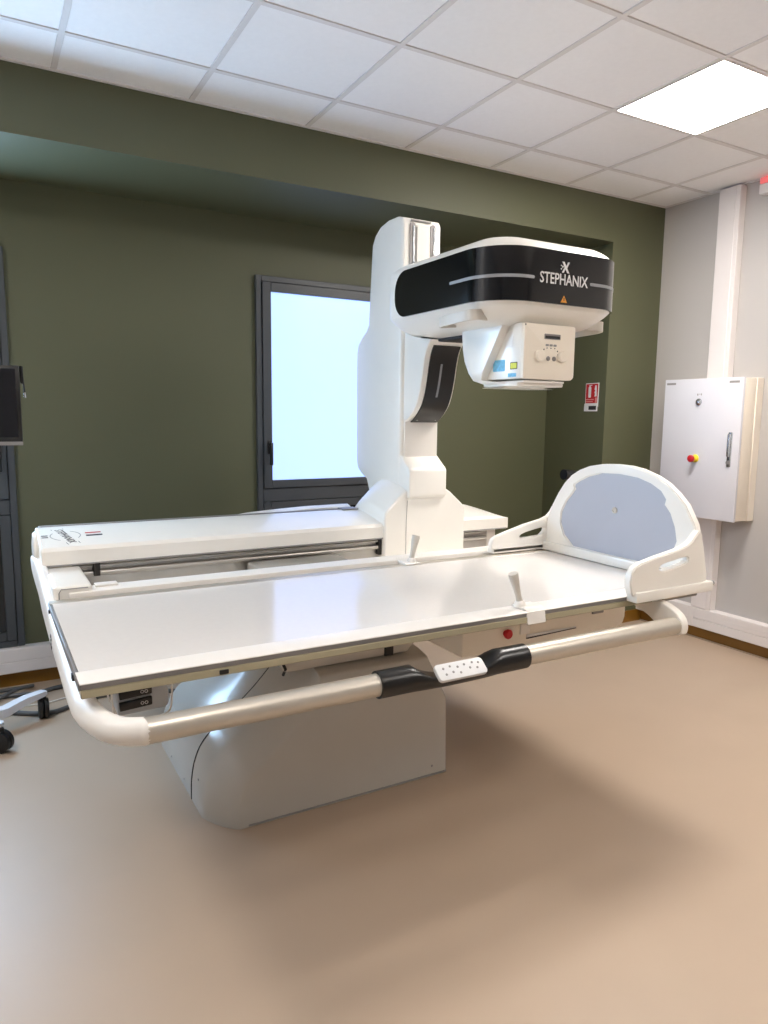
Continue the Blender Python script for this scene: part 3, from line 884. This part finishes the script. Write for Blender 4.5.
# ------------------------------------------------------------------ foot switch stowed under the table
FS = empty('foot_switch', (.39, 2.22, .61))
tag(FS, 'grey foot switch with two black pedals hung under the table end', 'foot switch')
finish('housing', prism([(.322, .600), (.318, .672), (.332, .688), (.444, .694), (.475, .665), (.475, .612), (.462, .602)], 'y', 2.20, 2.32, .006, 2), 'box_grey', FS)
for z0 in (.618, .654):
    finish('pedal', prism([(.326, z0), (.324, z0 + .026), (.422, z0 + .032), (.422, z0 + .006)], 'y', 2.188, 2.206, .003, 2), 'satin_black', FS)
    t = bmesh.new()
    for u in (.392, .404):
        tube([(u + .0045 * math.cos(2 * PI * k / 12), z0 + .0175 + .0045 * math.sin(2 * PI * k / 12), 0) for k in range(13)], .0009, 6, True, t)
    finish('pedal_mark', on_front(t, 2.1875), 'print_white', FS)
finish('wire_hanger', tube(catmull([(.50, 2.25, .735), (.49, 2.22, .70), (.48, 2.19, .62), (.46, 2.18, .592), (.40, 2.18, .588), (.335, 2.18, .592), (.308, 2.185, .625), (.305, 2.2, .70), (.312, 2.22, .765)], 5), .003, 8), 'white_satin', FS)
finish('wire_hanger', tube(catmull([(.50, 2.31, .735), (.49, 2.32, .65), (.46, 2.325, .594), (.335, 2.325, .594), (.308, 2.32, .65), (.312, 2.30, .765)], 5), .003, 8), 'white_satin', FS)

# ------------------------------------------------------------------ electrical cabinet on the white wall
CB = empty('wall_cabinet', (4.23, 3.09, .872))
tag(CB, 'white electrical wall cabinet with red emergency stop and chrome handle', 'cabinet')
finish('body', bx(4.155, 4.268, 2.805, 3.38, .876, 1.779, .006, 2), 'cabinet_side', CB)
finish('backing_frame', bx(4.262, 4.33, 2.80, 2.995, .872, 1.783, .004, 1), 'cabinet_side', CB)
finish('backing_frame', bx(4.262, 4.33, 3.19, 3.385, .872, 1.783, .004, 1), 'cabinet_side', CB)
cd = finish('door', bx(4.130, 4.150, 2.803, 3.387, .872, 1.783, .004, 2), 'cabinet_white', CB)
finish('door_gasket', bx(4.149, 4.156, 2.812, 3.375, .885, 1.77), 'dark_gap', CB)
finish('lock', lathe([(.022, 0), (.022, -.005), (.014, -.008), (.014, -.016), (.008, -.018)], (4.13, 3.112, 1.632), 'x', 22), 'chrome', cd)
t = bmesh.new()
bx(4.1285, 4.1302, 3.12, 3.128, 1.674, 1.686, 0, 1, t); bx(4.1285, 4.1302, 3.107, 3.111, 1.678, 1.686, 0, 1, t); bx(4.1285, 4.1302, 3.094, 3.1, 1.675, 1.687, 0, 1, t)
finish('lock_lettering', t, 'print_grey', cd)
finish('emergency_collar', lathe([(.026, 0), (.026, -.008), (.02, -.012), (.016, -.03)], (4.13, 3.11, 1.262), 'x', 24), 'yellow_plastic', cd)
finish('emergency_button', lathe([(.014, -.028), (.018, -.032), (.024, -.04), (.024, -.052), (.017, -.06), (.005, -.062)], (4.13, 3.11, 1.262), 'x', 24), 'red_plastic', cd)
hb = bx(4.122, 4.131, 2.85, 2.878, 1.22, 1.44, .004, 2)
bx(4.106, 4.124, 2.855, 2.873, 1.285, 1.43, .005, 2, hb)
finish('door_handle', hb, 'chrome', cd)
finish('handle_lock', lathe([(.012, 0), (.012, -.01), (.008, -.012)], (4.122, 2.864, 1.25), 'x', 16), 'rail_grey', cd)
for (a, b) in ((3.30, 3.372), (2.83, 2.90)):
    finish('door_label', bx(4.1288, 4.1302, a, b, 1.748, 1.762, .0004, 1), 'print_grey', cd)

# ------------------------------------------------------------------ extinguisher notice on the splayed pillar face
pa, pb = Vector((PILX, 3.644)), Vector((3.93, 4.35))
pt = (pb - pa).normalized()
pn_ = Vector((-pt.y, pt.x))
if pn_.x > 0: pn_ = -pn_
def on_splay(t):
    # local x runs from the far end to the near end, y is height, z is lift off the face
    for v in t.verts:
        s, z, d = v.co
        P = pa + pt * (s + .06) + pn_ * d
        v.co = (P.x, P.y, z)
    return t
sg = finish('extinguisher_sign', on_splay(prism([(.020, 1.568), (.168, 1.568), (.166, 1.622), (.158, 1.622), (.158, 1.768), (.012, 1.768), (.014, 1.60), (.020, 1.60)], 'z', 0.0005, .004)), 'print_white')
tag(sg, 'red and white fire extinguisher notice on the green pillar', 'sign')
finish('red_field', on_splay(prism([(.022, 1.626), (.152, 1.626), (.152, 1.762), (.018, 1.762)], 'z', .004, .0046)), 'print_red', sg)
t = prism(rrect(.094, .124, 1.665, 1.742, .008, 4), 'z', .0046, .0052)
merge(t, prism([(.102, 1.742), (.116, 1.742), (.116, 1.754), (.102, 1.754)], 'z', .0046, .0052))
merge(t, prism([(.084, 1.75), (.102, 1.748), (.102, 1.753), (.084, 1.756)], 'z', .0046, .0052))
finish('extinguisher_symbol', on_splay(t), 'print_white', sg)
t = prism([(.030, 1.672), (.056, 1.672), (.050, 1.69), (.056, 1.70), (.048, 1.715), (.056, 1.722), (.05, 1.75), (.034, 1.75)], 'z', .0046, .0052)
finish('notice_symbol', on_splay(t), 'print_white', sg)
t = bmesh.new()
for z0, z1, a, b in ((1.648, 1.655, .06, .15), (1.634, 1.64, .07, .15), (1.628, 1.665, .026, .045)):
    merge(t, prism([(a, z0), (b, z0), (b, z1), (a, z1)], 'z', .0046, .0051))
finish('notice_lines', on_splay(t), 'print_pink', sg)
t = prism([(.032, 1.578), (.115, 1.578), (.115, 1.606), (.032, 1.606)], 'z', .004, .0046)
finish('blue_field', on_splay(t), 'print_black', sg)

# ------------------------------------------------------------------ fire extinguisher behind the footrest
ex = Vector((3.87, 3.545))
EX = empty('fire_extinguisher', (ex.x, ex.y, .60))
tag(EX, 'red fire extinguisher with black horn hanging behind the footrest', 'extinguisher')
finish('cylinder', lathe([(.03, 0), (.064, .004), (.072, .03), (.072, .38), (.064, .42), (.045, .45), (.026, .465), (.026, .48)], (ex.x, ex.y, .60), 'z', 26), 'extinguisher_red', EX)
finish('valve', lathe([(.024, 0), (.024, .03), (.014, .035), (.014, .05)], (ex.x, ex.y, 1.08), 'z', 16), 'chrome', EX)
finish('lever', bx(ex.x - .10, ex.x + .02, ex.y - .012, ex.y + .012, 1.13, 1.146, .004, 1), 'red_plastic', EX)
finish('hose', tube(catmull([(ex.x - .01, ex.y - .02, 1.115), (ex.x - .12, ex.y - .03, 1.150), (ex.x - .25, ex.y - .03, 1.162), (ex.x - .36, ex.y - .02, 1.146)], 6), .014, 12), 'red_plastic', EX)
finish('horn', tube([(ex.x - .35, ex.y - .02, 1.143), (ex.x - .38, ex.y - .02, 1.143), (ex.x - .47, ex.y - .02, 1.145), (ex.x - .51, ex.y - .02, 1.146)], [.016, .022, .033, .035], 18), 'satin_black', EX)
finish('wall_bracket', bx(ex.x - .02, ex.x + .02, ex.y + .06, YP, 1.0, 1.03, .003, 1), 'satin_black', EX)

# ------------------------------------------------------------------ red warning lamp at the ceiling
WL = empty('warning_lamp', (4.30, 2.84, 2.90))
tag(WL, 'small white box with a red lamp at the ceiling in the top right corner', 'warning lamp')
finish('housing', bx(4.265, 4.33, 2.70, 2.895, 2.895, 2.955, .006, 2), 'trunking', WL)
finish('lens', bx(4.262, 4.33, 2.702, 2.893, 2.955, 2.993, .008, 2), 'lamp_red', WL)

# ------------------------------------------------------------------ monitor cart at the left edge
CT = empty('monitor_cart', (-.17, 3.62, 0))
tag(CT, 'white wheeled stand with black monitor at the left edge', 'cart')
hubp = Vector((-.17, 3.62, .12))
casters = [(.205, 3.80, 0.0), (.01, 3.485, .9), (-.40, 3.43, 2.0), (-.40, 3.84, 3.0)]
for (x, y, ang) in casters:
    e = Vector((x, y, .112))
    dirv = (e - hubp); dirv.z = 0
    ln = dirv.length
    dirv.normalize()
    s = Vector((-dirv.y, dirv.x, 0))
    secs = []
    for f, zc, w, h in ((0, .135, .035, .03), (.25, .125, .032, .026), (.42, .10, .03, .022), (.55, .098, .028, .02), (.68, .112, .026, .018), (.8, .122, .025, .016), (1.0, .128, .022, .012), (1.04, .128, .012, .008)):
        c = Vector((hubp.x, hubp.y, zc)) + dirv * (ln * f)
        secs.append([c + s * w + Vector((0, 0, h)), c - s * w + Vector((0, 0, h)), c - s * w * 1.05 - Vector((0, 0, h)), c + s * w * 1.05 - Vector((0, 0, h))])
    t = loft(secs)
    bmesh.ops.recalc_face_normals(t, faces=t.faces)
    lg = finish('base_leg', t, 'cart_white', CT, smooth=30)
    # caster: two wheels in a hood
    ax = Vector((math.cos(ang), math.sin(ang), 0))
    R = .05
    t = bmesh.new()
    for k in (-1, 1):
        c0 = Vector((x, y, R)) + ax * (k * .0012)
        c1 = Vector((x, y, R)) + ax * (k * .024)
        tube([c0, c0.lerp(c1, .15), c0.lerp(c1, .85), c1], [R * .9, R, R, R * .88], 24, True, t)
    wh = finish('caster_wheel', t, 'black_rubber', CT, smooth=40)
    t = tube([(x, y, .06), (x, y, .112)], [.02, .014], 14)
    finish('caster_stem', t, 'satin_black', CT)
finish('pole', tube([(hubp.x, hubp.y, .12), (hubp.x, hubp.y, .6), (hubp.x, hubp.y, 1.55)], .024, 18), 'cart_white', CT)
finish('hub', lathe([(.07, 0), (.075, .02), (.06, .05), (.03, .07)], (hubp.x, hubp.y, .10), 'z', 24), 'cart_white', CT)
mn = finish('monitor', bx(-.40, .166, 3.50, 3.545, 1.385, 1.716, .004, 2), 'satin_black', CT)
finish('screen', bx(-.385, .150, 3.497, 3.502, 1.408, 1.702, .001, 1), 'screen_black', mn)
finish('chin', bx(-.40, .166, 3.494, 3.506, 1.374, 1.390, .002, 1), 'rail_grey', mn)
finish('stylus_holder', bx(.168, .182, 3.515, 3.53, 1.64, 1.716, .003, 1), 'satin_black', mn)
finish('stylus', tube([(.175, 3.51, 1.715), (.181, 3.51, 1.63), (.183, 3.51, 1.60)], [.003, .004, .004], 10), 'satin_black', mn)
finish('stylus_tip', tube([(.183, 3.51, 1.602), (.185, 3.51, 1.58)], [.005, .005], 10), 'chrome', mn)
finish('mount_arm', bx(-.20, -.14, 3.545, 3.61, 1.48, 1.60, .006, 2), 'cart_white', CT)

# ------------------------------------------------------------------ cables on the floor
def cable(name, pts, r, m, label):
    o = finish(name, tube(catmull(pts, 8), r, 10), m, smooth=60)
    tag(o, label, 'cable', 'cables on the floor behind the table end')
    return o
cable('floor_cable', [(-.5, 4.05, .012), (-.2, 4.14, .012), (.02, 4.16, .012), (.18, 4.13, .012), (.30, 4.17, .012), (.5, 4.20, .012), (.9, 4.16, .012), (1.2, 3.9, .012)], .012, 'cable_grey', 'thick dark grey cable lying nearest the green wall plinth')
cable('floor_cable', [(-.45, 4.22, .012), (-.15, 4.06, .012), (.0, 3.97, .012), (.12, 3.87, .012), (.24, 3.82, .012), (.34, 3.86, .012), (.5, 3.93, .012), (.8, 3.85, .012), (1.1, 3.6, .012)], .012, 'cable_grey', 'thick dark grey cable curving behind the cart wheel')
cable('floor_cable', [(-.5, 3.93, .012), (-.25, 3.98, .012), (-.05, 4.08, .012), (.10, 4.18, .032), (.18, 4.22, .026), (.12, 4.255, .012), (-.1, 4.24, .012), (-.4, 4.18, .012)], .010, 'cable_grey', 'dark grey cable folded back in a loop by the plinth')
cable('thin_cord', [(-.3, 4.0, .005), (.05, 4.0, .005), (.22, 3.98, .005), (.36, 4.02, .005), (.7, 4.08, .005), (1.0, 4.0, .005)], .004, 'white_satin', 'thin white cord stretched across the floor behind the cart wheel')
